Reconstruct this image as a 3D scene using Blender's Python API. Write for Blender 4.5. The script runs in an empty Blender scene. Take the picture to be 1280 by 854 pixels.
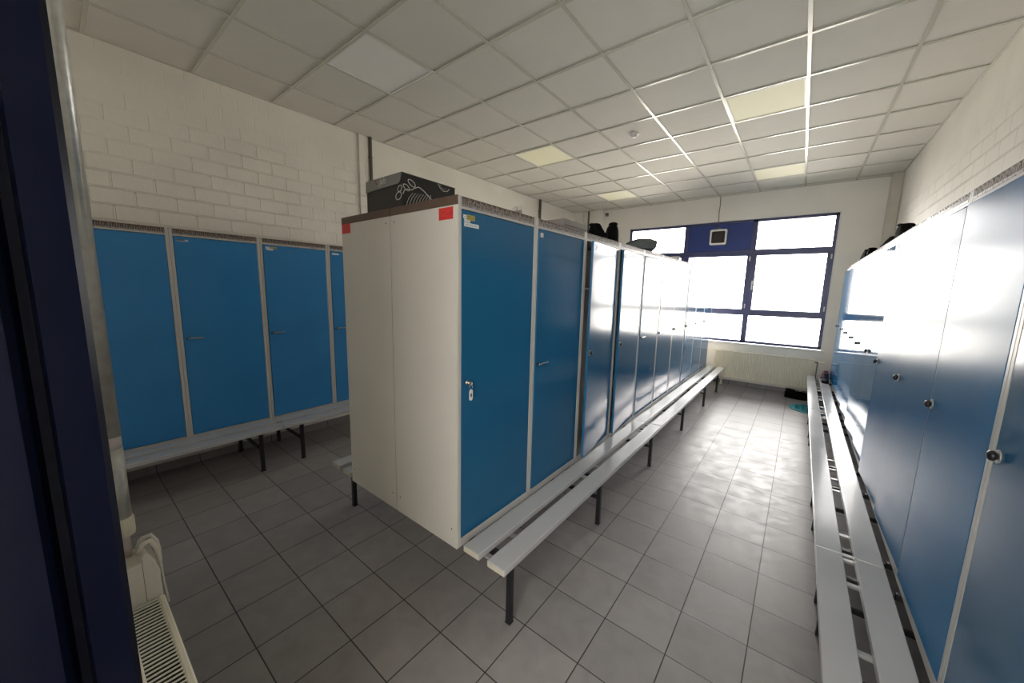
import bpy, bmesh, math, random
from mathutils import Matrix, Vector, Euler
random.seed(7)
scene = bpy.context.scene
COL = scene.collection
PI = math.pi
H = 3.517            # ceiling height

# ---------------------------------------------------------------- materials
def nt(name):
    m = bpy.data.materials.new(name); m.use_nodes = True
    t = m.node_tree; b = t.nodes['Principled BSDF']
    return m, t, b

def mat(name, col, rough=.5, metal=0., var=0., vscale=6., bump=0., bscale=40., spec=.5, coat=0., coat_rough=.1, dirt=None):
    m, t, b = nt(name)
    N, L = t.nodes, t.links
    b.inputs['Roughness'].default_value = rough
    b.inputs['Metallic'].default_value = metal
    b.inputs['Specular IOR Level'].default_value = spec
    if coat:
        b.inputs['Coat Weight'].default_value = coat
        b.inputs['Coat Roughness'].default_value = coat_rough
    b.inputs['Base Color'].default_value = (*col, 1)
    tc = N.new('ShaderNodeTexCoord')
    if var > 0:
        n = N.new('ShaderNodeTexNoise'); n.inputs['Scale'].default_value = vscale; n.inputs['Detail'].default_value = 5
        L.new(tc.outputs['Object'], n.inputs['Vector'])
        r = N.new('ShaderNodeMapRange'); r.inputs['From Min'].default_value = .3; r.inputs['From Max'].default_value = .7
        r.inputs['To Min'].default_value = 1 - var; r.inputs['To Max'].default_value = 1 + var
        L.new(n.outputs['Fac'], r.inputs['Value'])
        x = N.new('ShaderNodeVectorMath'); x.operation = 'SCALE'; x.inputs[0].default_value = col
        L.new(r.outputs['Result'], x.inputs['Scale']); L.new(x.outputs['Vector'], b.inputs['Base Color'])
        rr = N.new('ShaderNodeMapRange'); rr.inputs['From Min'].default_value = .3; rr.inputs['From Max'].default_value = .7
        rr.inputs['To Min'].default_value = max(.02, rough - var * .4); rr.inputs['To Max'].default_value = min(1, rough + var * .4)
        L.new(n.outputs['Fac'], rr.inputs['Value']); L.new(rr.outputs['Result'], b.inputs['Roughness'])
    if bump > 0:
        n2 = N.new('ShaderNodeTexNoise'); n2.inputs['Scale'].default_value = bscale; n2.inputs['Detail'].default_value = 4
        L.new(tc.outputs['Object'], n2.inputs['Vector'])
        bp = N.new('ShaderNodeBump'); bp.inputs['Strength'].default_value = bump; bp.inputs['Distance'].default_value = .01
        L.new(n2.outputs['Fac'], bp.inputs['Height']); L.new(bp.outputs['Normal'], b.inputs['Normal'])
    return m

def emis(name, col, strength):
    m = bpy.data.materials.new(name); m.use_nodes = True
    t = m.node_tree; b = t.nodes['Principled BSDF']
    b.inputs['Base Color'].default_value = (.8, .8, .75, 1); b.inputs['Roughness'].default_value = .6; b.inputs['Specular IOR Level'].default_value = .2
    b.inputs['Emission Color'].default_value = (*col, 1); b.inputs['Emission Strength'].default_value = strength
    return m

def brick_mat(name, col, plane='yz', strength=.9):
    """painted block masonry in relief: courses 125 mm, blocks 255 mm; upright joints deeper than bed joints"""
    m, t, b = nt(name); N, L = t.nodes, t.links
    b.inputs['Roughness'].default_value = .6
    tc = N.new('ShaderNodeTexCoord'); sp = N.new('ShaderNodeSeparateXYZ'); L.new(tc.outputs['Object'], sp.inputs[0])
    cb = N.new('ShaderNodeCombineXYZ')
    ad = N.new('ShaderNodeMath'); ad.operation = 'ADD'; ad.inputs[1].default_value = 1.197 + 50 * .2548
    L.new(sp.outputs['Y' if plane == 'yz' else 'X'], ad.inputs[0]); L.new(ad.outputs[0], cb.inputs['X'])
    az = N.new('ShaderNodeMath'); az.operation = 'ADD'; az.inputs[1].default_value = -2.811 + 50 * .125
    L.new(sp.outputs['Z'], az.inputs[0]); L.new(az.outputs[0], cb.inputs['Y'])
    br = N.new('ShaderNodeTexBrick'); L.new(cb.outputs[0], br.inputs['Vector'])
    br.offset = .5; br.offset_frequency = 2; br.squash = 1
    br.inputs['Scale'].default_value = 1; br.inputs['Mortar Size'].default_value = .0085; br.inputs['Mortar Smooth'].default_value = .35
    br.inputs['Brick Width'].default_value = .2548; br.inputs['Row Height'].default_value = .125; br.inputs['Bias'].default_value = 0
    # horizontal joint mask
    md = N.new('ShaderNodeMath'); md.operation = 'PINGPONG'; md.inputs[1].default_value = .0625
    L.new(az.outputs[0], md.inputs[0])
    hm = N.new('ShaderNodeMapRange'); hm.inputs['From Min'].default_value = .004; hm.inputs['From Max'].default_value = .009
    hm.inputs['To Min'].default_value = .14; hm.inputs['To Max'].default_value = 1
    L.new(md.outputs[0], hm.inputs['Value'])
    # patchiness: thick paint closes some joints
    no = N.new('ShaderNodeTexNoise'); no.inputs['Scale'].default_value = 1.6; no.inputs['Detail'].default_value = 3
    L.new(tc.outputs['Object'], no.inputs['Vector'])
    pr = N.new('ShaderNodeMapRange'); pr.inputs['From Min'].default_value = .35; pr.inputs['From Max'].default_value = .55
    pr.inputs['To Min'].default_value = .35; pr.inputs['To Max'].default_value = 1
    L.new(no.outputs['Fac'], pr.inputs['Value'])
    # the top courses are filled and painted over almost smooth
    zr = N.new('ShaderNodeMapRange'); zr.inputs['From Min'].default_value = 2.92; zr.inputs['From Max'].default_value = 3.2
    zr.inputs['To Min'].default_value = 1; zr.inputs['To Max'].default_value = .15
    L.new(sp.outputs['Z'], zr.inputs['Value'])
    m1 = N.new('ShaderNodeMath'); m1.operation = 'MULTIPLY'; L.new(br.outputs['Fac'], m1.inputs[0]); L.new(hm.outputs['Result'], m1.inputs[1])
    m2 = N.new('ShaderNodeMath'); m2.operation = 'MULTIPLY'; L.new(m1.outputs[0], m2.inputs[0]); L.new(pr.outputs['Result'], m2.inputs[1])
    m3 = N.new('ShaderNodeMath'); m3.operation = 'MULTIPLY'; L.new(m2.outputs[0], m3.inputs[0]); L.new(zr.outputs['Result'], m3.inputs[1])
    fi = N.new('ShaderNodeTexNoise'); fi.inputs['Scale'].default_value = 45; fi.inputs['Detail'].default_value = 3
    L.new(tc.outputs['Object'], fi.inputs['Vector'])
    mf = N.new('ShaderNodeMath'); mf.operation = 'MULTIPLY'; mf.inputs[1].default_value = .18; L.new(fi.outputs['Fac'], mf.inputs[0])
    sb = N.new('ShaderNodeMath'); sb.operation = 'SUBTRACT'; L.new(mf.outputs[0], sb.inputs[0]); L.new(m3.outputs[0], sb.inputs[1])
    bp = N.new('ShaderNodeBump'); bp.inputs['Strength'].default_value = strength; bp.inputs['Distance'].default_value = .011
    L.new(sb.outputs[0], bp.inputs['Height']); L.new(bp.outputs['Normal'], b.inputs['Normal'])
    n3 = N.new('ShaderNodeTexNoise'); n3.inputs['Scale'].default_value = 2.5; n3.inputs['Detail'].default_value = 6
    L.new(tc.outputs['Object'], n3.inputs['Vector'])
    mr = N.new('ShaderNodeMapRange'); mr.inputs['From Min'].default_value = .3; mr.inputs['From Max'].default_value = .7
    mr.inputs['To Min'].default_value = .95; mr.inputs['To Max'].default_value = 1.04
    L.new(n3.outputs['Fac'], mr.inputs['Value'])
    x = N.new('ShaderNodeVectorMath'); x.operation = 'SCALE'; x.inputs[0].default_value = col
    L.new(mr.outputs['Result'], x.inputs['Scale']); L.new(x.outputs['Vector'], b.inputs['Base Color'])
    return m

def floor_mat():
    m, t, b = nt('floor_tiles'); N, L = t.nodes, t.links
    P = .3031
    tc = N.new('ShaderNodeTexCoord'); sp = N.new('ShaderNodeSeparateXYZ'); L.new(tc.outputs['Object'], sp.inputs[0])
    def math_(op, a, v=None, bb=None):
        n = N.new('ShaderNodeMath'); n.operation = op
        L.new(a, n.inputs[0])
        if v is not None: n.inputs[1].default_value = v
        if bb is not None: L.new(bb, n.inputs[1])
        return n.outputs[0]
    gx = math_('ADD', sp.outputs['X'], -2.942 + 40 * P); gy = math_('ADD', sp.outputs['Y'], -.072 + 40 * P)
    dx = math_('PINGPONG', gx, P / 2); dy = math_('PINGPONG', gy, P / 2)
    d0 = math_('MINIMUM', dx, None, dy)
    de = math_('ABSOLUTE', math_('ADD', sp.outputs['Y'], -2.118))       # the narrow cut row
    d = math_('MINIMUM', d0, None, de)
    jr = N.new('ShaderNodeMapRange'); jr.inputs['From Min'].default_value = .0014; jr.inputs['From Max'].default_value = .0034
    jr.interpolation_type = 'SMOOTHSTEP'; L.new(d, jr.inputs['Value'])     # 0 in joint, 1 on tile
    # per tile tint
    cx = math_('FLOOR', math_('DIVIDE', gx, P)); cy = math_('FLOOR', math_('DIVIDE', gy, P))
    cb = N.new('ShaderNodeCombineXYZ'); L.new(cx, cb.inputs[0]); L.new(cy, cb.inputs[1])
    wn = N.new('ShaderNodeTexWhiteNoise'); wn.noise_dimensions = '2D'; L.new(cb.outputs[0], wn.inputs['Vector'])
    no = N.new('ShaderNodeTexNoise'); no.inputs['Scale'].default_value = 9; no.inputs['Detail'].default_value = 8; no.inputs['Distortion'].default_value = .6
    L.new(tc.outputs['Object'], no.inputs['Vector'])
    nv = N.new('ShaderNodeMapRange'); nv.inputs['From Min'].default_value = .3; nv.inputs['From Max'].default_value = .7
    nv.inputs['To Min'].default_value = .9; nv.inputs['To Max'].default_value = 1.1; L.new(no.outputs['Fac'], nv.inputs['Value'])
    wv = N.new('ShaderNodeMapRange'); wv.inputs['To Min'].default_value = .9; wv.inputs['To Max'].default_value = 1.1
    L.new(wn.outputs['Value'], wv.inputs['Value'])
    f = math_('MULTIPLY', nv.outputs['Result'], None, wv.outputs['Result'])
    sc = N.new('ShaderNodeVectorMath'); sc.operation = 'SCALE'; sc.inputs[0].default_value = FLOORC; L.new(f, sc.inputs['Scale'])
    mx = N.new('ShaderNodeMix'); mx.data_type = 'RGBA'
    L.new(jr.outputs['Result'], mx.inputs['Factor']); mx.inputs['A'].default_value = (.012, .011, .010, 1)
    L.new(sc.outputs['Vector'], mx.inputs['B']); L.new(mx.outputs['Result'], b.inputs['Base Color'])
    rr = N.new('ShaderNodeMapRange'); rr.inputs['From Min'].default_value = .3; rr.inputs['From Max'].default_value = .7
    rr.inputs['To Min'].default_value = .36; rr.inputs['To Max'].default_value = .5; L.new(no.outputs['Fac'], rr.inputs['Value'])
    L.new(rr.outputs['Result'], b.inputs['Roughness'])
    fi = N.new('ShaderNodeTexNoise'); fi.inputs['Scale'].default_value = 130; L.new(tc.outputs['Object'], fi.inputs['Vector'])
    h = math_('ADD', jr.outputs['Result'], None, math_('MULTIPLY', fi.outputs['Fac'], .12))
    bp = N.new('ShaderNodeBump'); bp.inputs['Strength'].default_value = .5; bp.inputs['Distance'].default_value = .0025
    L.new(h, bp.inputs['Height']); L.new(bp.outputs['Normal'], b.inputs['Normal'])
    return m

FLOORC = (.265, .246, .243)
M = {}
M['wall'] = mat('painted_plaster', (.86, .835, .775), .6, var=.03, vscale=2, bump=.15, bscale=30)
M['brick'] = brick_mat('painted_blocks', (.85, .82, .745), strength=1.)
M['floor'] = floor_mat()
M['tile'] = mat('ceiling_tile', (.73, .715, .655), .85, var=.02, vscale=3, bump=.25, bscale=160)
M['grid'] = mat('ceiling_rail', (.62, .61, .53), .22, var=.02)
M['navy'] = mat('navy_enamel', (.0016, .003, .012), .3, var=.06, vscale=5, spec=.15)
M['winframe'] = mat('navy_window_frame', (.05, .058, .16), .35, var=.08)
M['winpanel'] = mat('blue_window_panel', (.014, .04, .21), .4, var=.05)
M['white'] = mat('white_paint', (.78, .77, .74), .4, var=.03)
M['lgrey'] = mat('light_grey_enamel', (.60, .575, .53), .38, var=.02, vscale=3)
M['stile'] = mat('grey_locker_frame', (.50, .49, .465), .34, var=.03, vscale=4)
M['blue'] = mat('blue_locker_laminate', (.017, .118, .245), .16, var=.03, vscale=2.5, bump=.012, bscale=7, spec=.27)
M['bluedull'] = mat('worn_blue_laminate', (.026, .165, .36), .25, var=.05, vscale=3, bump=.01, bscale=7, spec=.07)
M['bluelit'] = mat('lightened_blue_laminate', (.036, .205, .46), .25, var=.05, vscale=3, bump=.01, bscale=7, spec=.3)  # same paint as the other doors, lightened to stand in for more light
M['blueshine'] = mat('glossy_blue_laminate', (.018, .16, .36), .1, var=.03, vscale=2.5, bump=.012, bscale=5, spec=.13)
M['brown'] = mat('brown_chipboard', (.105, .066, .048), .5, var=.25, vscale=14)
M['tooth'] = mat('vent_rail_metal', (.30, .27, .25), .3, .35, var=.15, vscale=60)
M['slat'] = mat('grey_bench_slat', (.47, .47, .47), .17, var=.05, vscale=3, bump=.01, bscale=9)
M['cap'] = mat('bench_end_cap', (.50, .47, .38), .5, var=.08, vscale=20)
M['black'] = mat('black_steel', (.011, .011, .013), .4, var=.1)
M['greymetal'] = mat('grey_bracket', (.40, .40, .39), .35, .5, var=.1)
M['galv'] = mat('galvanised_steel', (.56, .565, .53), .33, .6, var=.12, vscale=30, bump=.08, bscale=50)
M['cream'] = mat('cream_enamel', (.84, .79, .64), .4, var=.04)
M['beige'] = mat('beige_plastic', (.80, .765, .665), .38, var=.05)
M['dark'] = mat('dark_gap', (.006, .006, .006), .8)
M['red'] = mat('red_sticker', (.60, .030, .028), .45, var=.1, vscale=40)
M['redink'] = mat('red_ink', (.36, .015, .018), .5)
M['yellow'] = mat('yellow_sticker', (.42, .33, .03), .5, var=.1)
M['label'] = mat('white_label', (.70, .72, .72), .4, var=.05)
M['ink'] = mat('dark_ink', (.05, .05, .06), .6)
M['chrome'] = mat('chrome', (.62, .61, .58), .18, 1., var=.05)
M['shoe'] = mat('black_leather', (.006, .006, .006), .85, var=.05, bump=.2, bscale=60, spec=.04)
M['sole'] = mat('black_rubber', (.008, .008, .008), .9, spec=.04)
M['boxblack'] = mat('black_card', (.012, .0105, .010), .45, var=.1)
M['boxgrey'] = mat('grey_card', (.19, .19, .185), .45, var=.04)
M['lineart'] = mat('pale_print', (.60, .59, .57), .6)
M['lidink'] = mat('white_print', (.55, .53, .52), .6)
M['lidred'] = mat('dull_red_print', (.28, .09, .08), .6)
M['card'] = mat('grey_carton', (.30, .28, .255), .6, var=.06)
M['bag'] = mat('grey_green_fabric', (.115, .135, .135), .8, var=.2, vscale=18, bump=.4, bscale=60)
M['teal'] = mat('teal_fabric', (.02, .30, .33), .8, var=.35, vscale=40, bump=.6, bscale=80)
M['redshoe'] = mat('dark_red_fabric', (.22, .02, .03), .7, var=.2, bump=.3)
M['pinkw'] = mat('off_white_rubber', (.62, .55, .52), .5, var=.1)
M['navyfab'] = mat('navy_fabric', (.012, .014, .04), .7, var=.2)
M['mesh'] = mat('dark_speaker_cloth', (.045, .038, .034), .8, var=.1, bump=.4, bscale=200)
M['plastic'] = mat('clear_plastic_scrap', (.55, .53, .48), .25, var=.1)
M['cord'] = mat('grey_cable', (.18, .17, .155), .5)
M['pipe'] = mat('painted_pipe', (.60, .57, .50), .45, var=.05)
M['darkpipe'] = mat('dull_grey_conduit', (.16, .15, .135), .5, var=.1)
M['lampoff'] = mat('frosted_diffuser', (.90, .89, .86), .6, var=.01)
M['lampon'] = emis('lit_diffuser', (1., .86, .22), .13)
M['fillglow'] = emis('added_fill_glow', (1., .98, .95), 9.5)  # glow of the added fill pane outside the doorway

def glass_mat():
    m = bpy.data.materials.new('window_glass'); m.use_nodes = True
    t = m.node_tree; N, L = t.nodes, t.links
    for n in list(N):
        if n.type != 'OUTPUT_MATERIAL': N.remove(n)
    out = [n for n in N if n.type == 'OUTPUT_MATERIAL'][0]
    tr = N.new('ShaderNodeBsdfTransparent'); gl = N.new('ShaderNodeBsdfGlossy'); gl.inputs['Roughness'].default_value = .08
    tc = N.new('ShaderNodeTexCoord'); no = N.new('ShaderNodeTexNoise'); no.inputs['Scale'].default_value = 2
    L.new(tc.outputs['Object'], no.inputs['Vector'])
    cr = N.new('ShaderNodeMix'); cr.data_type = 'RGBA'; L.new(no.outputs['Fac'], cr.inputs['Factor'])
    cr.inputs['A'].default_value = (.97, .95, .92, 1); cr.inputs['B'].default_value = (.93, .92, .91, 1)
    L.new(cr.outputs['Result'], tr.inputs['Color'])
    fr = N.new('ShaderNodeFresnel'); fr.inputs['IOR'].default_value = 1.45
    mx = N.new('ShaderNodeMixShader'); L.new(fr.outputs[0], mx.inputs[0]); L.new(tr.outputs[0], mx.inputs[1]); L.new(gl.outputs[0], mx.inputs[2])
    L.new(mx.outputs[0], out.inputs['Surface'])
    return m
M['glass'] = glass_mat()

# ---------------------------------------------------------------- mesh helpers
class MB:
    def __init__(s): s.bm = bmesh.new(); s.mats = []
    def mi(s, m):
        if m is None: return 0
        if m not in s.mats: s.mats.append(m)
        return s.mats.index(m)
    def box(s, x0, x1, y0, y1, z0, z1, m=None, bev=0., rot=None, seg=1):
        bm = s.bm; i = s.mi(m)
        c = Vector(((x0 + x1) / 2, (y0 + y1) / 2, (z0 + z1) / 2)); d = (abs(x1 - x0) / 2, abs(y1 - y0) / 2, abs(z1 - z0) / 2)
        R = rot.to_matrix() if rot else Matrix.Identity(3)
        vs = [bm.verts.new(c + R @ Vector((a * d[0], b * d[1], e * d[2]))) for a in (-1, 1) for b in (-1, 1) for e in (-1, 1)]
        fs = []
        for q in ((0, 1, 3, 2), (4, 6, 7, 5), (0, 4, 5, 1), (2, 3, 7, 6), (0, 2, 6, 4), (1, 5, 7, 3)):
            f = bm.faces.new([vs[k] for k in q]); f.material_index = i; fs.append(f)
        if bev:
            es = list({e for f in fs for e in f.edges})
            r = bmesh.ops.bevel(bm, geom=es, offset=bev, segments=seg, affect='EDGES', profile=.5)
            for f in r['faces']: f.material_index = i
        return s
    def cyl(s, p0, p1, r, n=16, m=None, r2=None, cap=True, smooth=True):
        bm = s.bm; i = s.mi(m); p0 = Vector(p0); p1 = Vector(p1); r2 = r if r2 is None else r2
        d = (p1 - p0).normalized(); a = d.orthogonal().normalized(); b = d.cross(a)
        A = [bm.verts.new(p0 + (a * math.cos(2 * PI * k / n) + b * math.sin(2 * PI * k / n)) * r) for k in range(n)]
        B = [bm.verts.new(p1 + (a * math.cos(2 * PI * k / n) + b * math.sin(2 * PI * k / n)) * r2) for k in range(n)]
        for k in range(n):
            f = bm.faces.new((A[k], A[(k + 1) % n], B[(k + 1) % n], B[k])); f.material_index = i; f.smooth = smooth
        if cap:
            for ring in (list(reversed(A)), B):
                f = bm.faces.new(ring); f.material_index = i
        return s
    def tube(s, pts, r, n=8, m=None, closed=False):
        bm = s.bm; i = s.mi(m); pts = [Vector(p) for p in pts]; rings = []
        N = len(pts); prev = None
        for k, p in enumerate(pts):
            if closed: d = pts[(k + 1) % N] - pts[k - 1]
            else: d = pts[min(k + 1, N - 1)] - pts[max(k - 1, 0)]
            d.normalize()
            a = d.orthogonal().normalized() if prev is None else (prev - d * prev.dot(d)).normalized()
            prev = a; b = d.cross(a)
            rr = r[k] if isinstance(r, (list, tuple)) else r
            rings.append([bm.verts.new(p + (a * math.cos(2 * PI * q / n) + b * math.sin(2 * PI * q / n)) * rr) for q in range(n)])
        for k in range(N if closed else N - 1):
            A, B = rings[k], rings[(k + 1) % N]
            for q in range(n):
                f = bm.faces.new((A[q], A[(q + 1) % n], B[(q + 1) % n], B[q])); f.material_index = i; f.smooth = True
        if not closed:
            for ring in (list(reversed(rings[0])), rings[-1]):
                f = bm.faces.new(ring); f.material_index = i
        return s
    def prism(s, poly, axis, a0, a1, m=None, smooth=False):
        """extrude a 2D polygon along 'x','y' or 'z'"""
        bm = s.bm; i = s.mi(m)
        def P3(u, v, a): return {'x': (a, u, v), 'y': (u, a, v), 'z': (u, v, a)}[axis]
        A = [bm.verts.new(P3(u, v, a0)) for u, v in poly]; B = [bm.verts.new(P3(u, v, a1)) for u, v in poly]
        n = len(poly)
        for k in range(n):
            f = bm.faces.new((A[k], A[(k + 1) % n], B[(k + 1) % n], B[k])); f.material_index = i; f.smooth = smooth
        for ring in (list(reversed(A)), B):
            f = bm.faces.new(ring); f.material_index = i
        return s
    def loft(s, rings, m=None, cap=True, smooth=True):
        bm = s.bm; i = s.mi(m)
        R = [[bm.verts.new(p) for p in r] for r in rings]; n = len(R[0])
        for a, b in zip(R, R[1:]):
            for q in range(n):
                f = bm.faces.new((a[q], a[(q + 1) % n], b[(q + 1) % n], b[q])); f.material_index = i; f.smooth = smooth
        if cap:
            for ring in (list(reversed(R[0])), R[-1]):
                f = bm.faces.new(ring); f.material_index = i; f.smooth = smooth
        return s
    def build(s, name, m=None, parent=None, loc=None):
        bmesh.ops.recalc_face_normals(s.bm, faces=s.bm.faces)
        me = bpy.data.meshes.new(name); s.bm.to_mesh(me); s.bm.free()
        ms = s.mats if s.mats else [m]
        for k in ms: me.materials.append(M[k] if isinstance(k, str) else k)
        o = bpy.data.objects.new(name, me); COL.objects.link(o)
        if parent: o.parent = parent
        if loc: o.location = loc
        return o

def tag(o, label=None, cat=None, group=None, kind=None):
    if label: o['label'] = label
    if cat: o['category'] = cat
    if group: o['group'] = group
    if kind: o['kind'] = kind
    return o
def empty(name, loc=(0, 0, 0), rz=0.):
    o = bpy.data.objects.new(name, None); COL.objects.link(o)
    o.location = loc; o.rotation_euler = (0, 0, rz); o.empty_display_size = .1
    return o
def copy_tree(o, parent=None):
    c = o.copy(); COL.objects.link(c)
    if parent: c.parent = parent
    for ch in [k for k in bpy.data.objects if k.parent == o]: copy_tree(ch, c)
    return c
def struct(o, label, cat=None): return tag(o, label, cat, kind='structure')

XL, XR, YF, YB = -1.12, 4.245, 6.41, -1.565       # inner faces of the four walls
WX0, WX1, WZ0, WZ1 = .17, 3.63, .80, 3.07          # window opening
DX0, DX1, DZ = 2.47, 3.98, 2.85                    # door opening the camera stands in
YO = -4.2                                          # end of the corridor outside the door

# ---------------------------------------------------------------- room shell
b = MB(); b.box(XL - .2, XR + .2, YO - .2, YF + .25, -.12, 0)
struct(b.build('floor', 'floor'), 'brown grey square ceramic floor tiles with dark joints', 'floor')

b = MB()                                           # ceiling: lay-in tiles between white T rails
G = .625; T = .012
lamps = {(0, 0), (0, 4), (4, 4), (4, 8), (0, 8)}
xs = [XL] + [k * G for k in range(-1, 7)] + [XR]
ys = [YB] + [k * G for k in range(-2, 11)] + [YF]
for i in range(len(xs) - 1):
    for j in range(len(ys) - 1):
        cell = (i - 2, j - 3)
        if cell in lamps: continue
        b.box(xs[i], xs[i + 1], ys[j], ys[j + 1], H + .007, H + .03, 'tile')
for x in xs[1:-1]: b.box(x - T, x + T, YB, YF, H - .002, H + .006, 'grid')
for y in ys[1:-1]: b.box(XL, XR, y - T, y + T, H - .0015, H + .006, 'grid')
b.box(XL, XL + .018, YB, YF, H - .001, H + .006, 'grid'); b.box(XR - .018, XR, YB, YF, H - .001, H + .006, 'grid')
b.box(XL, XR, YF - .018, YF, H - .001, H + .006, 'grid')
b.box(XL - .2, XR + .2, YB - .1, YF + .25, H + .06, H + .2, 'tile')
struct(b.build('ceiling'), 'suspended ceiling of off-white square tiles in a metal grid', 'ceiling')

b = MB(); b.box(XL - .2, XL, YO, YF + .25, 0, H + .1)
struct(b.build('wall_left', 'brick'), 'white painted block wall behind the left row of lockers', 'wall')
b = MB(); b.box(XR, XR + .2, YB - .2, YF + .25, 0, H + .1)
struct(b.build('wall_right', 'brick'), 'white painted block wall behind the right row of lockers', 'wall')
b = MB()
b.box(XL, WX0, YF, YF + .24, 0, H + .1); b.box(WX1, XR, YF, YF + .24, 0, H + .1)
b.box(WX0, WX1, YF, YF + .24, 0, WZ0); b.box(WX0, WX1, YF, YF + .24, WZ1, H + .1)
struct(b.build('wall_far', 'wall'), 'off-white plastered end wall around the window', 'wall')
b = MB()
b.box(XL, DX0, YB - .2, YB, 0, H + .1); b.box(DX1, XR, YB - .2, YB, 0, H + .1); b.box(DX0, DX1, YB - .2, YB, DZ, H + .1)
struct(b.build('wall_back', 'wall'), 'off-white wall with the doorway beside the near radiator', 'wall')
b = MB()
b.box(XL - .2, 2.2, YO - .2, YO, 0, 3.2); b.box(5.2, 6.4, YO - .2, YO, 0, 3.2); b.box(2.2, 5.2, YO - .2, YO, 0, 1.1); b.box(2.2, 5.2, YO - .2, YO, 2.9, 3.2); b.box(XL - .2, 6.4, YO - .2, YB - .2, 3.0, 3.2)
b.box(6.4, 6.6, YO - .2, YB - .2, 0, 3.2); b.box(XR + .2, 6.4, YB - .4, YB - .2, 0, 3.2); b.box(XR + .2, 6.4, YO - .2, YB - .2, -.12, 0)
struct(b.build('wall_corridor', 'wall'), 'plain corridor wall and ceiling outside the doorway', 'wall')

b = MB()                                            # boxed column and corner pier
b.box(XL, -.90, 6.25, YF, 0, H + .004); b.box(-.66, -.42, 6.29, YF, 0, H + .004); b.box(-.90, -.66, 6.33, YF, 0, H + .004)
struct(b.build('trim_1', 'wall'), 'off-white boxed column in the far left corner', 'column')
b = MB(); b.box(4.13, XR, 6.21, YF, 0, H + .004, bev=.015, seg=2)
struct(b.build('trim_2', 'pipe'), 'off-white boxed pipe duct in the far right corner', 'column')

# skirting of floor tiles along the far wall and the left wall
b = MB(); b.box(-.42, 4.13, YF - .012, YF, 0, .075)
struct(b.build('baseboard_far', 'floor'), 'dark tile skirting under the window wall radiator', 'baseboard')
b = MB(); b.box(XL, XL + .012, YB, 6.25, 0, .075)
struct(b.build('baseboard_left', 'floor'), 'dark tile skirting along the left wall', 'baseboard')

# door frame (navy steel) round the doorway: only its near left jamb is in view
def jamb(mirror=False):
    b = MB()
    # profile in (x, y), left jamb: reveal faces +x
    pr = [(2.405, -1.565), (2.405, -1.555), (2.494, -1.553), (2.5, -1.560), (2.5, -1.598), (2.485, -1.6025), (2.485, -1.612), (2.5, -1.618), (2.515, -1.625), (2.515, -1.80), (2.42, -1.80), (2.42, -1.79), (2.47, -1.79), (2.47, -1.565)]
    if mirror: pr = [(DX0 + DX1 - x, y) for x, y in pr]
    b.prism(pr, 'z', 0, DZ)
    return b
d = struct(empty('door_1', (DX0, YB, 0)), 'navy blue steel door frame at the left edge of the picture', 'door frame')
def at_parent(o, p): o.parent = p; o.location = (-p.location.x, -p.location.y, -p.location.z); return o
at_parent(jamb().build('jamb', 'navy'), d)
at_parent(jamb(True).build('jamb', 'navy'), d)
b = MB(); b.box(2.405, DX0 + DX1 - 2.405, -1.80, -1.555, DZ - .03, DZ + .06); at_parent(b.build('head', 'navy'), d)

# ---------------------------------------------------------------- window
w = struct(empty('window_1', (WX0, YF, WZ0)), 'large navy framed window with bright frosted panes in the end wall', 'window')
def wpart(b, name, m=None): return at_parent(b.build(name, m), w)
FY0, FY1 = 6.435, 6.50
XM = [.185, 1.345, 2.483, 3.617]; ZT, ZBAR = 2.49, 1.365
b = MB()
f = .048
b.box(XM[0], XM[0] + f, FY0, FY1, WZ0 + .01, WZ1 - .01, bev=.004); b.box(XM[3] - f, XM[3], FY0, FY1, WZ0 + .01, WZ1 - .01, bev=.004)
b.box(XM[0], XM[3], FY0, FY1, WZ1 - .01 - f, WZ1 - .01, bev=.004); b.box(XM[0], XM[3], FY0, FY1, WZ0 + .01, WZ0 + .01 + f, bev=.004)
for x in XM[1:3]: b.box(x - .042, x + .042, FY0, FY1, WZ0 + .02, WZ1 - .02, bev=.004)
b.box(XM[0] + .01, XM[3] - .01, FY0 - .004, FY1, ZT - .036, ZT + .036, bev=.004)
b.box(XM[0] + .01, XM[3] - .01, FY0 - .002, FY1, ZBAR - .036, ZBAR + .036, bev=.004)
wpart(b, 'frame', 'winframe')
# opening sashes: each a frame of its own with pane
def sash(x0, x1, z0, z1, name='sash'):
    b = MB(); s_ = .046
    for q in ((x0, x0 + s_, z0, z1), (x1 - s_, x1, z0, z1), (x0 + s_, x1 - s_, z0, z0 + s_), (x0 + s_, x1 - s_, z1 - s_, z1)):
        b.box(q[0], q[1], FY0 - .014, FY1 - .02, q[2], q[3], bev=.003)
    o = wpart(b, name, 'winframe')
    p = MB(); p.box(x0 + s_ - .004, x1 - s_ + .004, FY0 + .012, FY0 + .018, z0 + s_ - .004, z1 - s_ + .004)
    g = p.build('pane', 'glass'); g.parent = o
for k in range(3):
    x0 = XM[k] + (.044 if k == 0 else .03); x1 = XM[k + 1] - (.044 if k == 2 else .03)
    sash(x0, x1, ZBAR + .033, ZT - .03)
    p = MB(); p.box(x0 - .005, x1 + .005, FY0 + .03, FY0 + .036, WZ0 + .05, ZBAR - .03); wpart(p, 'pane', 'glass')
    if k != 1:
        p = MB(); p.box(x0 - .005, x1 + .005, FY0 + .03, FY0 + .036, ZT + .03, WZ1 - .05); wpart(p, 'pane', 'glass')
b = MB(); b.box(XM[1] + .03, XM[2] - .03, FY0 + .012, FY0 + .05, ZT + .03, WZ1 - .05)
o = wpart(b, 'infill_panel', 'winpanel'); o['label'] = 'solid blue panel in the middle of the top row'
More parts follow.
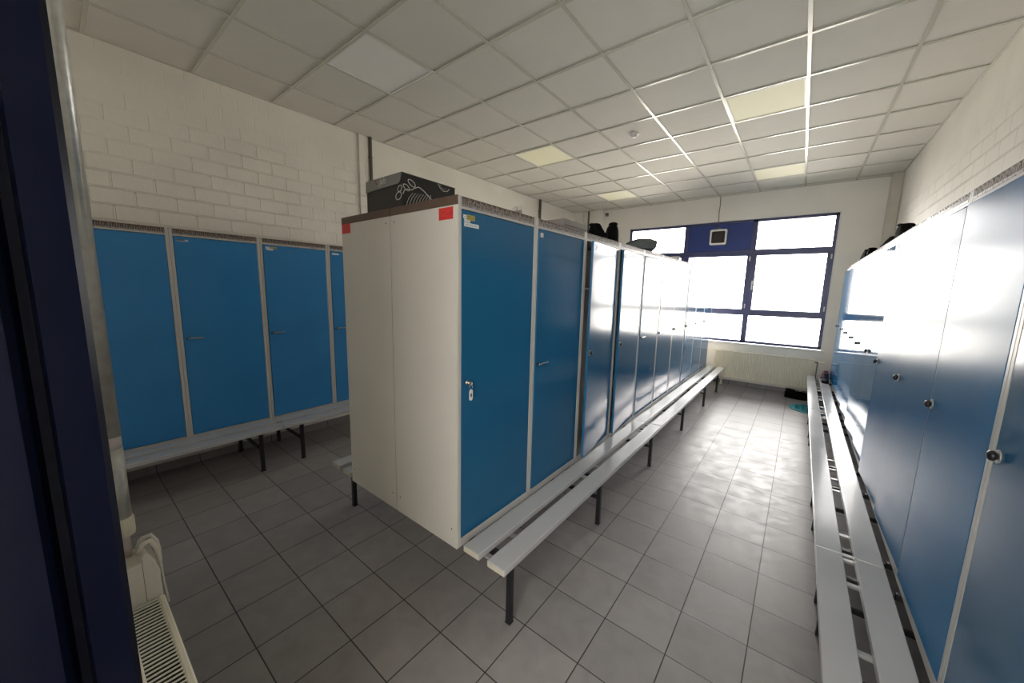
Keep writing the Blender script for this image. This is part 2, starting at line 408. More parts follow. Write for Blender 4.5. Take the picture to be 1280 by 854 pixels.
for x, z in ((2.535, 1.93), (.255, 1.93)):                             # espagnolette handles
    b = MB(); b.box(x - .014, x + .014, FY0 - .034, FY0 - .014, z - .035, z + .035, bev=.004)
    b.box(x - .009, x + .009, FY0 - .06, FY0 - .045, z - .13, z + .012, bev=.004); b.cyl((x, FY0 - .03, z), (x, FY0 - .05, z), .008)
    wpart(b, 'window_handle', 'white')
for x, z in ((3.583, 2.36), (3.583, 1.50), (2.455, 2.36), (2.455, 1.50)):
    b = MB(); b.cyl((x, FY0 - .022, z - .04), (x, FY0 - .022, z + .04), .009); wpart(b, 'hinge', 'white')
b = MB(); b.box(WX0 - .02, WX1 + .03, YF - .018, YF + .04, WZ0 - .028, WZ0 + .004, bev=.004); wpart(b, 'sill', 'white')
b = MB()                                                                # white bead round the reveal
b.box(WX0 - .001, WX0 + .016, YF - .004, YF + .03, WZ0, WZ1); b.box(WX1 - .016, WX1 + .001, YF - .004, YF + .03, WZ0, WZ1)
b.box(WX0, WX1, YF - .004, YF + .03, WZ1 - .012, WZ1 + .001); wpart(b, 'reveal_bead', 'white')

# ---------------------------------------------------------------- lockers
WL, DL, ZL = .628, .52, .36           # module width, depth, height of the underside above the floor
HB = 1.77                             # cabinet height
Z0D, Z1D = .05, 1.71                  # door bottom/top above the underside
ST = .022                             # half frame width

def locker_proto(W, D, lock, door_mat, end=0):
    """local frame: front plane x=0 facing +x, body behind it; y 0..W; z from the underside"""
    r = empty('locker')
    b = MB()
    b.box(-D, 0, .0005, ST, 0, HB - .001, bev=.002); b.box(-D, 0, W - ST, W - .0005, 0, HB - .001, bev=.002)
    b.box(-D + .004, -.001, ST, W - ST, 0, Z0D - .004, bev=.002); b.box(-D + .004, -.012, ST, W - ST, .018, .03)
    b.box(-D, -D + .006, ST, W - ST, 0, HB - .045)
    b.box(-D + .006, -.001, ST, W - ST, Z1D + .004, Z1D + .018)
    b.box(-D + .03, -.04, ST, W - ST, 1.36, 1.375)                      # hat shelf
    o = b.build('cabinet', 'stile', r)
    b = MB(); b.box(-D + .001, -.004, ST - .001, W - ST + .001, HB - .042, HB); b.box(-D + .001, -.0105, 0, ST, HB, HB + .002)
    b.build('top_board', 'brown', r)
    b = MB(); n = 44
    for k in range(n):
        y = ST + (k + .5) * (W - 2 * ST) / n
        b.box(-.004, .0005, y - .0026, y + .0026, Z1D + .018, HB - .004 - .006 * ((k * 7) % 3))
    b.box(-.004, .001, ST, W - ST, Z1D + .016, Z1D + .026)
    b.build('vent_strip', 'tooth', r)
    # door: origin on the hinge line
    dw = W - 2 * ST - .006
    d = MB(); d.box(-.019, 0, -dw, 0, Z0D, Z1D, bev=.0025, seg=2)
    do = d.build('door', door_mat, r, (0, W - ST - .003, 0))
    add_lock(do, dw, lock)
    if end:
        b = MB(); y0, y1 = ((-.006, .0) if end < 0 else (W, W + .006))
        b.box(-D + .001, -.001, y0, y1, 0, HB - .041, bev=.0015); b.build('end_panel', 'lgrey', r)
        b = MB(); b.box(-D + .001, -.001, y0, y1, HB - .041, HB + .001); b.build('edge_strip', 'brown', r)
        yy = y0 if end < 0 else y1
        for x, z in ((-.045, HB - .075), (-D + .035, HB - .075), (-.04, .10), (-D + .035, .10)):
            c = MB(); c.cyl((x, yy - .001, z), (x, yy + .001, z), .004, 10); c.build('screw', 'dark', r)
    return r

LOCKZ = .885
def add_lock(do, dw, lock):
    y = -dw + .03
    if lock == 'lever':
        b = MB(); b.cyl((0, y, LOCKZ), (.012, y, LOCKZ), .011, 14); lo = b.build('lock', 'black', do)
        b = MB(); b.box(.010, .0165, y + .012, y + .10, LOCKZ - .007, LOCKZ + .005, bev=.002); b.cyl((.008, y, LOCKZ), (.018, y, LOCKZ), .007, 12)
        b.build('latch_lever', 'chrome', do)
    elif lock == 'knob':
        b = MB(); b.cyl((0, y, LOCKZ), (.004, y, LOCKZ), .020, 20); b.build('escutcheon', 'greymetal', do)
        b = MB(); b.loft([[(.003 + .0165 * (1 - math.cos(g)) * .62, y + .0155 * max(.02, math.sin(g) ** .8) * math.cos(a), LOCKZ + .0155 * max(.02, math.sin(g) ** .8) * math.sin(a)) for a in [2 * PI * q / 18 for q in range(18)]] for g in [PI * (k + .5) / 9.2 for k in range(9)]])
        b.build('turn_knob', 'black', do)
    elif lock == 'key':
        b = MB(); b.cyl((0, y, LOCKZ), (.014, y, LOCKZ), .013, 16); b.build('lock', 'chrome', do)

def sticker(do, name, y, z, w, h, m, lab=None, lines=0, ink='ink'):
    b = MB(); b.box(.0, .0008, y, y + w, z - h, z, m)
    for k in range(lines):
        zz = z - h * (k + .8) / (lines + .6)
        yy = y + w * .1
        rnd = random.Random(k + int(1000 * w))
        while yy < y + w * .85:
            l = min(rnd.uniform(.12, .3) * w, y + w * .92 - yy); b.box(.0008, .0011, yy, yy + l, zz - h * .05, zz + h * .05, ink); yy += l + .05 * w
    o = b.build(name, None, do)
    if lab: o['label'] = lab
    return o

ORD = ['first', 'second', 'third', 'fourth', 'fifth', 'sixth', 'seventh', 'eighth', 'ninth', 'tenth', 'eleventh']
XC = 2.005; XCM = XC - .532                  # middle block: aisle-side front plane, seam between the two rows
def set_door(r, ang):
    for k in [o for o in bpy.data.objects if o.parent == r]:
        if k.name.split('.')[0] == 'door': k.rotation_euler.z = math.radians(ang); return k
def door_of(r): return [o for o in bpy.data.objects if o.parent == r and o.name.split('.')[0] == 'door'][0]

# middle row facing the aisle on the right
DC = XC - XCM - .004
mid_lab = {0: 'first locker of the middle row, white-tagged key in its blue door, yellow sticker',
           1: 'second locker of the middle row, plain blue closed door with a small lever latch',
           2: 'third locker of the middle row, blue door ajar, black shoes on top',
           3: 'fourth locker of the middle row, blue door slightly ajar, just past the black shoes',
           4: 'fifth locker of the middle row, closed blue door with a number label below the bag',
           5: 'sixth locker of the middle row, next beyond the one with a number label',
           6: 'seventh locker of the middle row, fourth from the window end',
           7: 'eighth locker of the middle row, third from the window end',
           8: 'ninth locker of the middle row, last but one before the window',
           9: 'tenth and last locker of the middle row, nearest the window and radiator'}
GM = 'blue lockers of the middle row facing the right aisle'
locks = ['key', 'lever', 'knob', 'knob', 'lever', 'lever', 'knob', 'knob', 'lever', 'knob']
protos = {}
for k in range(10):
    key = (locks[k], k >= 4)
    if k in (0, 9):
        r = locker_proto(WL, DC, locks[k], 'blue', -1 if k == 0 else 1)
    elif key in protos: r = copy_tree(protos[key])
    else:
        r = locker_proto(WL, DC, locks[k], 'blue'); protos[key] = r
    r.location = (XC, -.39 + k * WL, ZL); r.rotation_euler.z = 0
    tag(r, mid_lab[k], 'locker', GM)
    set_door(r, {2: 5.2, 3: 3.2}.get(k, .25 * ((k * 5) % 3)))
    do = door_of(r); y0 = -(WL - 2 * ST - .006)
    if k == 0:
        sticker(do, 'name_label', y0 + .006, 1.690, .022, .016, 'label', lines=1)
        sticker(do, 'sticker', y0 + .030, 1.693, .052, .024, 'yellow', 'small yellow sticker', 2)
        sticker(do, 'name_label', y0 + .012, 1.672, .040, .014, 'label', lines=1)
        sticker(do, 'name_label', y0 + .012, 1.656, .098, .018, 'label', lines=1)
        # red sticker on the end panel
        b = MB(); b.box(-.127, -.028, -.0070, -.006, 1.667, 1.722, 'red')
        for q, (a, c) in enumerate(((-.11, -.085), (-.078, -.05), (-.115, -.07))):
            b.box(a, c, -.0073, -.0070, 1.70 - q * .012, 1.703 - q * .012, 'redink')
        o = b.build('sticker', None, r); o['label'] = 'red rectangular sticker on the end panel'
    if k == 1: sticker(do, 'name_label', y0 + .012, 1.690, .03, .025, 'label', lines=2)
    if k == 4: sticker(do, 'name_label', y0 + .03, 1.69, .05, .05, 'label', lines=2)
    if k == 2: sticker(do, 'name_label', y0 + .03, 1.69, .04, .04, 'label', lines=1)

# the key in the first lock (hangs from the lock, can be taken out)
kx, ky, kz = XC, -.39 + ST + .003 + .03, ZL + LOCKZ
key = empty('key', (kx + .014, ky, kz)); tag(key, 'key with a white plastic tag hanging in the lock of the first middle locker', 'key')
b = MB(); b.box(-.006, .012, -.0012, .0012, -.004, .004); b.cyl((.018, -.0015, 0), (.018, .0015, 0), .011, 16); b.build('blade', 'chrome', key)
b = MB(); pts = [(.020, .001 + .011 * math.sin(a), -.017 + .013 * math.cos(a)) for a in [2 * PI * q / 16 for q in range(16)]]
b.tube(pts, .0011, 6, closed=True); b.build('ring', 'chrome', key)
b = MB(); pl = []
for a in range(0, 181, 20): pl.append((.0115 * math.cos(math.radians(a)), -.042 + .0115 * math.sin(math.radians(a))))
for a in range(180, 361, 20): pl.append((.0115 * math.cos(math.radians(a)), -.075 + .0115 * math.sin(math.radians(a))))
b.prism([(u, v) for u, v in pl], 'x', .0185, .0215, 'label'); b.box(.0215, .0218, -.005, .005, -.068, -.05, 'ink'); b.build('key_tag', None, key)

# row standing back to back with it, facing left: only its near end is in view
r = locker_proto(WL, XCM - .945 - .002, 'lever', 'blue', 1)
r.location = (.945, -.39 + WL, ZL); r.rotation_euler.z = PI
tag(r, 'grey end locker of the middle block facing the left aisle, red sticker at its edge', 'locker')
b = MB(); W_ = WL
b.box(-.108, -.006, W_ + .006, W_ + .007, 1.672, 1.730, 'red')
for q, (a, c) in enumerate(((-.09, -.06), (-.075, -.03))): b.box(a, c, W_ + .007, W_ + .0073, 1.708 - q * .014, 1.711 - q * .014, 'redink')
o = b.build('sticker', None, r); o['label'] = 'red rectangular sticker on the end panel'

# left row against the block wall
XLF, WLL = -.705, .620
left_lab = ['fourth locker from the near end of the left row, mostly hidden behind the middle block',
            'third locker of the left row, blue door with yellow and white stickers at top',
            'second locker of the left row, wide dark blue door with one white label at top',
            'nearest locker of the left row, blue door partly hidden by the steel pipe']
DLL = XLF - XL - .016
lp = None
for k in range(4):
    if lp is None: r = lp = locker_proto(WLL, DLL, 'lever', 'bluelit')
    else: r = copy_tree(lp)
    r.location = (XLF, .285 - k * WLL, ZL + .0)
    tag(r, left_lab[k], 'locker', 'blue lockers of the left row'); set_door(r, [0.2, .4, 0, .1][k])
    do = door_of(r); y0 = -(WLL - 2 * ST - .006)
    if k == 0: sticker(do, 'name_label', y0 + .02, 1.690, .07, .016, 'label', lines=1)
    if k == 1:
        sticker(do, 'name_label', y0 + .02, 1.695, .03, .013, 'label'); sticker(do, 'sticker', y0 + .055, 1.697, .06, .02, 'yellow', 'small yellow sticker', 1)
        sticker(do, 'name_label', y0 + .03, 1.676, .05, .013, 'label', lines=1)
    if k == 2: sticker(do, 'name_label', y0 + .02, 1.690, .05, .013, 'label')

# right row against the right wall
XRF, WR, YR0 = 3.768, .645, -.525
right_lab = ['nearest locker of the right row, dark blue door at the right edge of the picture',
             'second locker of the right row, dull grey-blue reflecting door with a round black knob',
             'third locker of the right row, dull reflecting door slightly ajar, second round knob along',
             'fourth locker of the right row, dull door with two small labels at its top',
             'fifth locker of the right row, first of the mirror-bright doors',
             'sixth locker of the right row, mirror-bright door just past the thin dark seam',
             'seventh locker of the right row, below the cluster of black shoes nearer the camera',
             'eighth locker of the right row, third from the window end',
             'ninth locker of the right row, last but one before the window',
             'last locker of the right row, nearest the window, light blue edge showing']
DR = XR - XRF - .02
rp = {}
for k in range(10):
    md = 'bluedull' if 1 <= k <= 3 else ('blue' if k == 0 else 'blueshine')
    if k == 9: r = locker_proto(WR, DR, 'knob', md, -1)
    elif md in rp: r = copy_tree(rp[md])
    else: r = rp[md] = locker_proto(WR, DR, 'knob', md)
    r.location = (XRF, YR0 + (k + 1) * WR, ZL + .02); r.rotation_euler.z = PI
    tag(r, right_lab[k], 'locker', 'blue lockers of the right row')
    set_door(r, [0, .9, 1.6, 2.8, 1.2, 2.0, 1.6, 1.9, 1.5, 2.2][k])
    do = door_of(r); y0 = -(WR - 2 * ST - .006)
    if k == 3:
        sticker(do, 'name_label', y0 + .02, 1.695, .07, .035, 'label', lines=2); sticker(do, 'name_label', y0 + .02, 1.65, .10, .022, 'label', lines=1)

# ---------------------------------------------------------------- benches
def bench(x_in, sgn, y0, y1, legs, zt, x_body, label, group=None, inner=True, leg_inset=.04, sl=.110, gap=.054, z_under=ZL):
    """x_in: edge of the slats nearest the lockers; sgn: direction away from the lockers"""
    r = empty('bench', ((x_in + sgn * .13), (y0 + y1) / 2, 0)); tag(r, label, 'bench', group)
    cy = (y0 + y1) / 2; ox = r.location.x
    for q in range(2):
        a = x_in + sgn * q * (sl + gap); c = a + sgn * sl
        lo, hi = min(a, c) - ox, max(a, c) - ox
        b = MB(); b.box(lo, hi, y0 + .002 - cy, y1 - .002 - cy, zt - .034, zt, 'slat', bev=.004, seg=2)
        s = b.build('slat', None, r)
        for ye, d in ((y0 + .002, -1), (y1 - .002, 1)):
            c_ = MB(); c_.box(lo + .006, hi - .006, ye - cy, ye - cy + d * .0015, zt - .030, zt - .004)
            c_.build('end_cap', 'cap', s)
    xo = x_in + sgn * (2 * sl + gap - leg_inset)           # outer face of the leg
    zb = zt - .034
    for yl in legs:
        fr = empty('support_frame'); fr.parent = r; fr.location = (0, yl - cy, 0)
        A = lambda x: x - ox
        def bx(n, xa, xb, ya, yb, za, zc, m='black', bev=.003):
            b = MB(); b.box(A(min(xa, xb)), A(max(xa, xb)), ya, yb, za, zc, bev=bev); return b.build(n, m, fr)
        bx('leg', xo, xo - sgn * .03, -.015, .015, .004, zb)
        bx('foot', xo + sgn * .002, xo - sgn * .032, -.017, .017, 0, .012)
        if inner: bx('leg', x_body, x_body + sgn * .03, -.015, .015, .004, z_under - .001)
        if inner: bx('foot', x_body - sgn * .002, x_body + sgn * .032, -.017, .017, 0, .012)
        if yl - y0 > .2 or inner: bx('crossbar', xo - sgn * .03, x_body + sgn * .03, -.011, .011, .195, .220)
        bx('top_rail', xo - sgn * .002, x_in - sgn * .02, -.014, .014, zb - .032, zb - .0005)
        if z_under < zb + .1: bx('carrier', x_in - sgn * .02, x_body, -.014, .014, z_under - .032, z_under - .001)
        for yy in (-.055, .15):                              # bright spacer bars seen in the gap between the slats
            bx('spacer', xo - sgn * .06, x_in + sgn * .01, yy - .013, yy + .013, zb - .014, zb - .0005, 'greymetal', .002)
    return r
XB = .97
bench(2.043, 1, -.39, 2.065, (-.27, .777, 1.950), .400, 1.475, 'nearer two-slat grey bench in front of the middle lockers, its end facing the camera', 'benches of the middle block', inner=False)
bench(2.043, 1, 2.068, 5.89, (3.190, 4.478, 5.555), .400, 1.475, 'farther two-slat grey bench in front of the middle lockers, running towards the window', 'benches of the middle block', inner=False)
bench(.912, -1, -.39, 2.065, (-.255, .777, 1.95), .400, 1.471, 'grey bench on the hidden left side of the middle block, only its end showing', inner=False)
bench(-.668, 1, -1.545, -.345, (-1.50, -.517), .400, XL + .03, 'nearer grey bench in front of the left row of lockers beside the steel pipe', 'benches of the left row')
bench(-.668, 1, -.342, 2.1, (-.170, 1.0, 1.9), .400, XL + .03, 'farther grey bench in front of the left lockers, running behind the middle block', 'benches of the left row')
bench(3.732, -1, -1.0, .808, (-.85, .05, .68), .405, 4.20, 'nearest grey bench along the right lockers, at the bottom right corner', 'benches of the right row', sl=.108, gap=.046, z_under=ZL + .02)
bench(3.732, -1, .811, 3.85, (.93, 1.75, 2.15, 3.7), .405, 4.20, 'middle grey bench along the right lockers with scuffed shiny slats', 'benches of the right row', sl=.108, gap=.046, z_under=ZL + .02)
bench(3.732, -1, 3.853, 6.16, (4.0, 4.6, 5.2, 5.80), .405, 4.20, 'farthest grey bench along the right lockers, ending by the window radiator', 'benches of the right row', sl=.108, gap=.046, z_under=ZL + .02)

# ---------------------------------------------------------------- radiators
def radiator_far():
    x0, x1, z0, z1, yb, yf = 2.05, 3.555, .135, .655, 6.385, 6.285
    r = empty('radiator', (2.8, 6.335, 0)); tag(r, 'cream ribbed panel radiator under the window', 'radiator')
    ox, oy = 2.8, 6.335
    b = MB(); n = 45; p = (x1 - x0 - .02) / n; pts = []
    for k in range(n):
        a = x0 + .01 + k * p
        pts += [(a, yf + .015), (a + p * .18, yf + .015), (a + p * .34, yf), (a + p * .84, yf), (a + p, yf + .015)]
    poly = [(x0, yf + .015)] + pts + [(x1, yf + .015), (x1, yf + .022), (x0, yf + .022)]
    b.prism([(x - ox, y - oy) for x, y in poly], 'z', z0 + .02, z1 - .02)
    b.box(x0 - ox, x1 - ox, yf + .002 - oy, yf + .022 - oy, z0, z0 + .02, bev=.004); b.box(x0 - ox, x1 - ox, yf + .002 - oy, yf + .022 - oy, z1 - .02, z1, bev=.004)
    b.build('front_panel', 'cream', r)
    b = MB(); b.box(x0 - ox, x1 - ox, yb - .02 - oy, yb - oy, z0, z1 - .003, bev=.003); b.build('rear_panel', 'cream', r)
    b = MB()
    for xx in (x0, x1 - .003): b.box(xx - ox, xx + .003 - ox, yf + .022 - oy, yb - .02 - oy, z0 + .01, z1 - .005)
    b.build('side_cover', 'cream', r)
    b = MB()
    for k in range(70): b.box(x0 + .01 + k * .0212 - ox, x0 + .022 + k * .0212 - ox, yf + .02 - oy, yb - .018 - oy, z1 - .006, z1 - .002)
    b.build('top_grille', 'cream', r)
    for x in (2.215, 3.42):
        b = MB(); b.box(x - .014 - ox, x + .014 - ox, yf + .03 - oy, yf + .055 - oy, 0, z0 + .03, bev=.002); b.box(x - .022 - ox, x + .022 - ox, yf + .01 - oy, yf + .075 - oy, 0, .006)
        b.build('foot', 'cream', r)
    b = MB(); zv = z1 - .05
    b.cyl((x1 - ox, 0, zv), (x1 + .05 - ox, 0, zv), .011, 12, 'darkpipe'); b.cyl((x1 + .05 - ox, 0, zv), (x1 + .13 - ox, 0, zv), .021, 16, 'beige', r2=.018)
    b.tube([(x1 + .04 - ox, 0, zv), (x1 + .04 - ox, .0, zv - .1), (x1 + .04 - ox, .0, .02)], .008, 8, 'darkpipe')
    b.build('valve', None, r)
radiator_far()

def radiator_near():
    x0, x1, z0, z1, yb, yf = 1.742, 2.39, .12, .70, -1.540, -1.447
    r = empty('radiator', (2.0, -1.5, 0)); tag(r, 'beige radiator with a dark slotted top grille at the bottom left corner', 'radiator')
    ox, oy = 2.0, -1.5
    b = MB(); b.box(x0 - ox, x1 - ox, yf - .016 - oy, yf - oy, z0, z1, bev=.004); b.box(x0 - ox, x1 - ox, yb - oy, yb + .012 - oy, z0, z1, bev=.003); b.build('panel', 'cream', r)
    b = MB(); n = int((x1 - x0 - .02) / .0155)
    for k in range(n):
        xx = x0 + .008 + k * .0155
        b.box(xx - ox, xx + .0056 - ox, yb + .011 - oy, yf - .015 - oy, z1 - .0035, z1 - .001)
    b.build('top_grille', 'beige', r)
    b = MB(); b.box(x0 + .01 - ox, x1 - ox, yb + .013 - oy, yf - .017 - oy, z0 + .02, z1 - .016); b.build('grille_shade_block', 'dark', r)  # black block painting the shade seen between the grille slats
    for xx in (x0 + .1, x1 - .1):
        b = MB(); b.box(xx - .02 - ox, xx + .02 - ox, yb + .02 - oy, yf - .03 - oy, 0, z0 + .02); b.build('foot', 'cream', r)
    # valve housing at its left end: upright box with a sloped shoulder and two bowed pipes
    b = MB()
    xa, xb = 1.628, 1.741
    prof = [(-1.542, .45), (-1.4500, .45), (-1.4495, .785), (-1.4575, .822), (-1.474, .862), (-1.484, .860), (-1.492, .832), (-1.542, .828)]
    b.prism([(y - oy, z) for y, z in prof], 'x', xa - ox, xb - ox); o = b.build('valve_housing', 'beige', r)
    bv = o.modifiers.new('bevel', 'BEVEL'); bv.width = .005; bv.segments = 2
    b = MB(); b.box(xb - ox, xb + .0008 - ox, -1.4885 - oy, -1.4875 - oy, .70, .845); b.build('seam', 'dark', o)
    b = MB()
    for (dx, dy) in ((0, 0), (-.035, .004)):
        pts = [(1.70 + dx - ox, -1.492 + dy - oy, .848), (1.705 + dx - ox, -1.478 + dy - oy, .878), (1.708 + dx - ox, -1.462 + dy - oy, .880), (1.71 + dx - ox, -1.4505 + dy - oy, .855), (1.71 + dx - ox, -1.446 + dy - oy, .82), (1.71 + dx - ox, -1.4455 + dy - oy, .76)]
        b.tube(pts, [.008, .008, .008, .0075, .0065, .005], 10)
    b.build('elbow_pipe', 'beige', r)
    b = MB(); b.tube([(1.715 - ox, -1.4455 - oy, .80), (1.72 - ox, -1.442 - oy, .72), (1.73 - ox, -1.4375 - oy, .655)], .0028, 6); b.build('sensor_lead', 'beige', r)
radiator_near()

p = empty('heating_pipe', (1.66, -1.512, .88)); tag(p, 'galvanised steel pipe rising beside the door frame at the left', 'pipe')
b = MB(); b.cyl((0, 0, .07), (0, 0, .318), .0225, 24); b.cyl((0, 0, .355), (0, 0, H - .88 + .006), .0225, 24); b.build('steel_tube', 'galv', p)
b = MB(); b.cyl((0, 0, .317), (0, 0, .356), .0218, 24); b.build('joint_band', 'pinkw', p).__setitem__('label', 'cream band between the two lengths of pipe')
b = MB(); b.cyl((0, 0, .028), (0, 0, .088), .0255, 24, r2=.0245)
for k in range(20):
    a = 2 * PI * k / 20; b.box(.0252 * math.cos(a) - .0015, .0252 * math.cos(a) + .0015, .0252 * math.sin(a) - .0015, .0252 * math.sin(a) + .0015, .034, .082)
b.build('collar', 'cream', p)['label'] = 'off-white ribbed plastic collar at the foot of the pipe'
b = MB(); b.cyl((0, 0, -.048), (0, 0, .03), .012, 16); b.build('spigot', 'pinkw', p)

# ---------------------------------------------------------------- things on the ceiling and walls
for (i, j) in sorted(lamps):
    lab = {(0, 0): 'unlit square ceiling light panel nearest the camera, above the left aisle', (0, 4): 'glowing square ceiling panel at mid-length on the left, above the middle lockers',
           (4, 4): 'largest glowing yellowish ceiling panel, right of centre', (4, 8): 'small glowing ceiling panel close to the window, right of centre',
           (0, 8): 'small glowing ceiling panel close to the far left corner'}[(i, j)]
    l = empty('ceiling_light', (i * G + G / 2, j * G + G / 2, H)); tag(l, lab, 'ceiling light', 'square ceiling light panels')
    h = G / 2 - T
    b = MB()
    for q in ((-h, h, -h, -h + .014), (-h, h, h - .014, h), (-h, -h + .014, -h + .014, h - .014), (h - .014, h, -h + .014, h - .014)): b.box(q[0], q[1], q[2], q[3], -.004, .012, bev=.001)
    b.build('frame', 'white', l)
    b = MB(); b.box(-h + .013, h - .013, -h + .013, h - .013, .003, .010); b.build('diffuser', 'lampoff' if (i, j) == (0, 0) else 'lampon', l)
b = struct(empty('added_fill_pane', (3.7, YO, 1.1)), 'added fill-light pane with frame behind the doorway, out of view', 'window')  # added unseen glowing pane, brightens the near end of the room
q = MB(); q.box(-1.5, 1.5, -.06, -.05, 0, 1.8); q.build('pane', 'fillglow', b)
q = MB()
for x0, x1, z0, z1 in ((-1.5, -1.44, 0, 1.8), (1.44, 1.5, 0, 1.8), (-1.5, 1.5, 0, .06), (-1.5, 1.5, 1.74, 1.8), (-.03, .03, 0, 1.8)): q.box(x0, x1, -.09, .0, z0, z1)
q.build('frame', 'winframe', b)

s = empty('smoke_detector', (1.556, 2.797, H + .007)); tag(s, 'small round white smoke detector on the ceiling', 'smoke detector')
q = MB(); q.cyl((0, 0, -.014), (0, 0, 0), .052, 28); q.build('base', 'white', s)
q = MB(); q.cyl((0, 0, -.034), (0, 0, -.014), .030, 28, r2=.046); q.cyl((0, 0, -.046), (0, 0, -.034), .024, 24, r2=.028); q.build('sensor_head', 'white', s)

# wall loudspeaker with rounded white case on the blue panel
s = empty('loudspeaker', (1.912, 6.432, 2.775)); tag(s, 'white framed square loudspeaker with dark cloth on the blue window panel', 'loudspeaker')
def rrect(w_, h_, rd, n=6, bulge=0.):
    P_ = []
    for (cx, cz, a0) in ((w_ - rd, h_ - rd, 0), (-w_ + rd, h_ - rd, 90), (-w_ + rd, -h_ + rd, 180), (w_ - rd, -h_ + rd, 270)):
        for k in range(n + 1):
            a = math.radians(a0 + 90 * k / n); x = cx + rd * math.cos(a); z = cz + rd * math.sin(a)
            P_.append((x, z))
    return P_
q = MB(); outer = rrect(.142, .143, .03); inner = rrect(.112, .108, .02)
rings = [[(x * .9, 0, z * .9) for x, z in outer], [(x, -.02, z) for x, z in outer], [(x, -.068, z) for x, z in outer], [(x * .97, -.078, z * .97) for x, z in outer], [(x, -.078, z) for x, z in inner], [(x * .99, -.062, z * .99) for x, z in inner]]
q.loft(rings, smooth=False); q.build('case', 'white', s)
q = MB(); q.loft([[(x * .99, -.0625, z * .99) for x, z in inner], [(x * .9, -.072, z * .9) for x, z in inner], [(x * .5, -.077, z * .5) for x, z in inner]]); q.build('speaker_cloth', 'mesh', s)
q = MB(); q.box(-.04, .04, -.02, .005, .12, .16); q.build('bracket', 'greymetal', s)
c = MB(); c.tube([(1.885, 6.404, 3.512), (1.888, 6.402, 3.35), (1.880, 6.402, 3.22), (1.890, 6.402, 3.10), (1.885, 6.398, 3.05), (1.91, 6.41, 3.0), (1.895, 6.425, 2.96), (1.925, 6.428, 2.93)], .0065, 8)
tag(c.build('cable', 'cord'), 'thin grey cable hanging from the ceiling down to the loudspeaker', 'cable')
q = MB(); q.box(-.02, .02, -.012, .0, -.015, .015, bev=.003); q.build('clip', 'white', None, (1.885, 6.41, 3.075))
tag(bpy.data.objects['clip'], 'small white cable clip at the top of the window', 'clip')

# conduits on the left wall
c = MB(); c.cyl((XL + .021, 1.055, 0), (XL + .021, 1.055, H + .006), .019, 14); c.box(XL, XL + .03, 1.035, 1.075, 3.28, 3.30)
tag(c.build('conduit', 'darkpipe'), 'dark grey conduit on the left wall just left of the shoe box', 'conduit', 'conduits on the left wall')
c = MB(); c.cyl((XL + .026, 4.79, 0), (XL + .026, 4.79, H + .006), .024, 14); c.box(XL, XL + .03, 4.765, 4.815, 3.28, 3.30)
tag(c.build('conduit', 'darkpipe'), 'dark grey conduit farther along the left wall, seen above the middle lockers', 'conduit', 'conduits on the left wall')
c = MB(); c.box(XL, XL + .018, .90, 1.03, 0, H + .004, bev=.01, seg=2); struct(c.build('trim_3', 'brick'), 'slim off-white pilaster on the left wall beside the dark conduit', 'pilaster')
c = MB(); c.cyl((-.78, 6.318, 0), (-.78, 6.318, H + .006), .018, 12); tag(c.build('conduit', 'darkpipe'), 'thin grey pipe in the far left corner beside the boxed column', 'conduit')
c = empty('detector', (-.36, 6.40, 3.43)); tag(c, 'tiny dark motion sensor high in the far left corner', 'sensor')
q = MB(); q.box(-.03, .03, -.05, .01, -.045, .03, bev=.012, seg=2); q.build('case', 'darkpipe', c); q = MB(); q.cyl((0, -.052, -.01), (0, -.046, -.01), .018, 14); q.build('lens', 'black', c)

# ---------------------------------------------------------------- things on top of the lockers
ZT_ = ZL + HB + .002          # upper face of the middle lockers
# shoe box with flip lid, foot outlines printed on it
bx0, bx1, by0, by1, bz0, bz1 = 1.190, 1.540, -.362, .02, ZT_, 2.316
s = empty('shoe_box', (1.365, -.17, ZT_)); tag(s, 'black shoe box with grey flip lid and white foot outlines on the middle lockers', 'box')
ox, oy, oz = s.location
q = MB(); q.box(bx0 + .002 - ox, bx1 - .002 - ox, by0 + .002 - oy, by1 - oy, 0, bz1 - .004 - oz); q.build('box_body', 'boxblack', s)
q = MB()
q.box(bx0 - ox, bx1 - ox, by0 - .001 - oy, by1 + .001 - oy, bz1 - .004 - oz, bz1 - oz, 'boxblack')
fl = [(bx0 - ox, bz1 - oz - .001), (bx0 - ox, bz1 - oz - .062), (bx1 - .03 - ox, bz1 - oz - .055), (bx1 - .014 - ox, bz1 - oz - .046), (bx1 - ox, bz1 - oz - .001)]
q.prism(fl, 'y', by0 - .003 - oy, by0 + .001 - oy, 'boxgrey')
q.build('lid', None, s)['label'] = 'grey front flap of the lid'
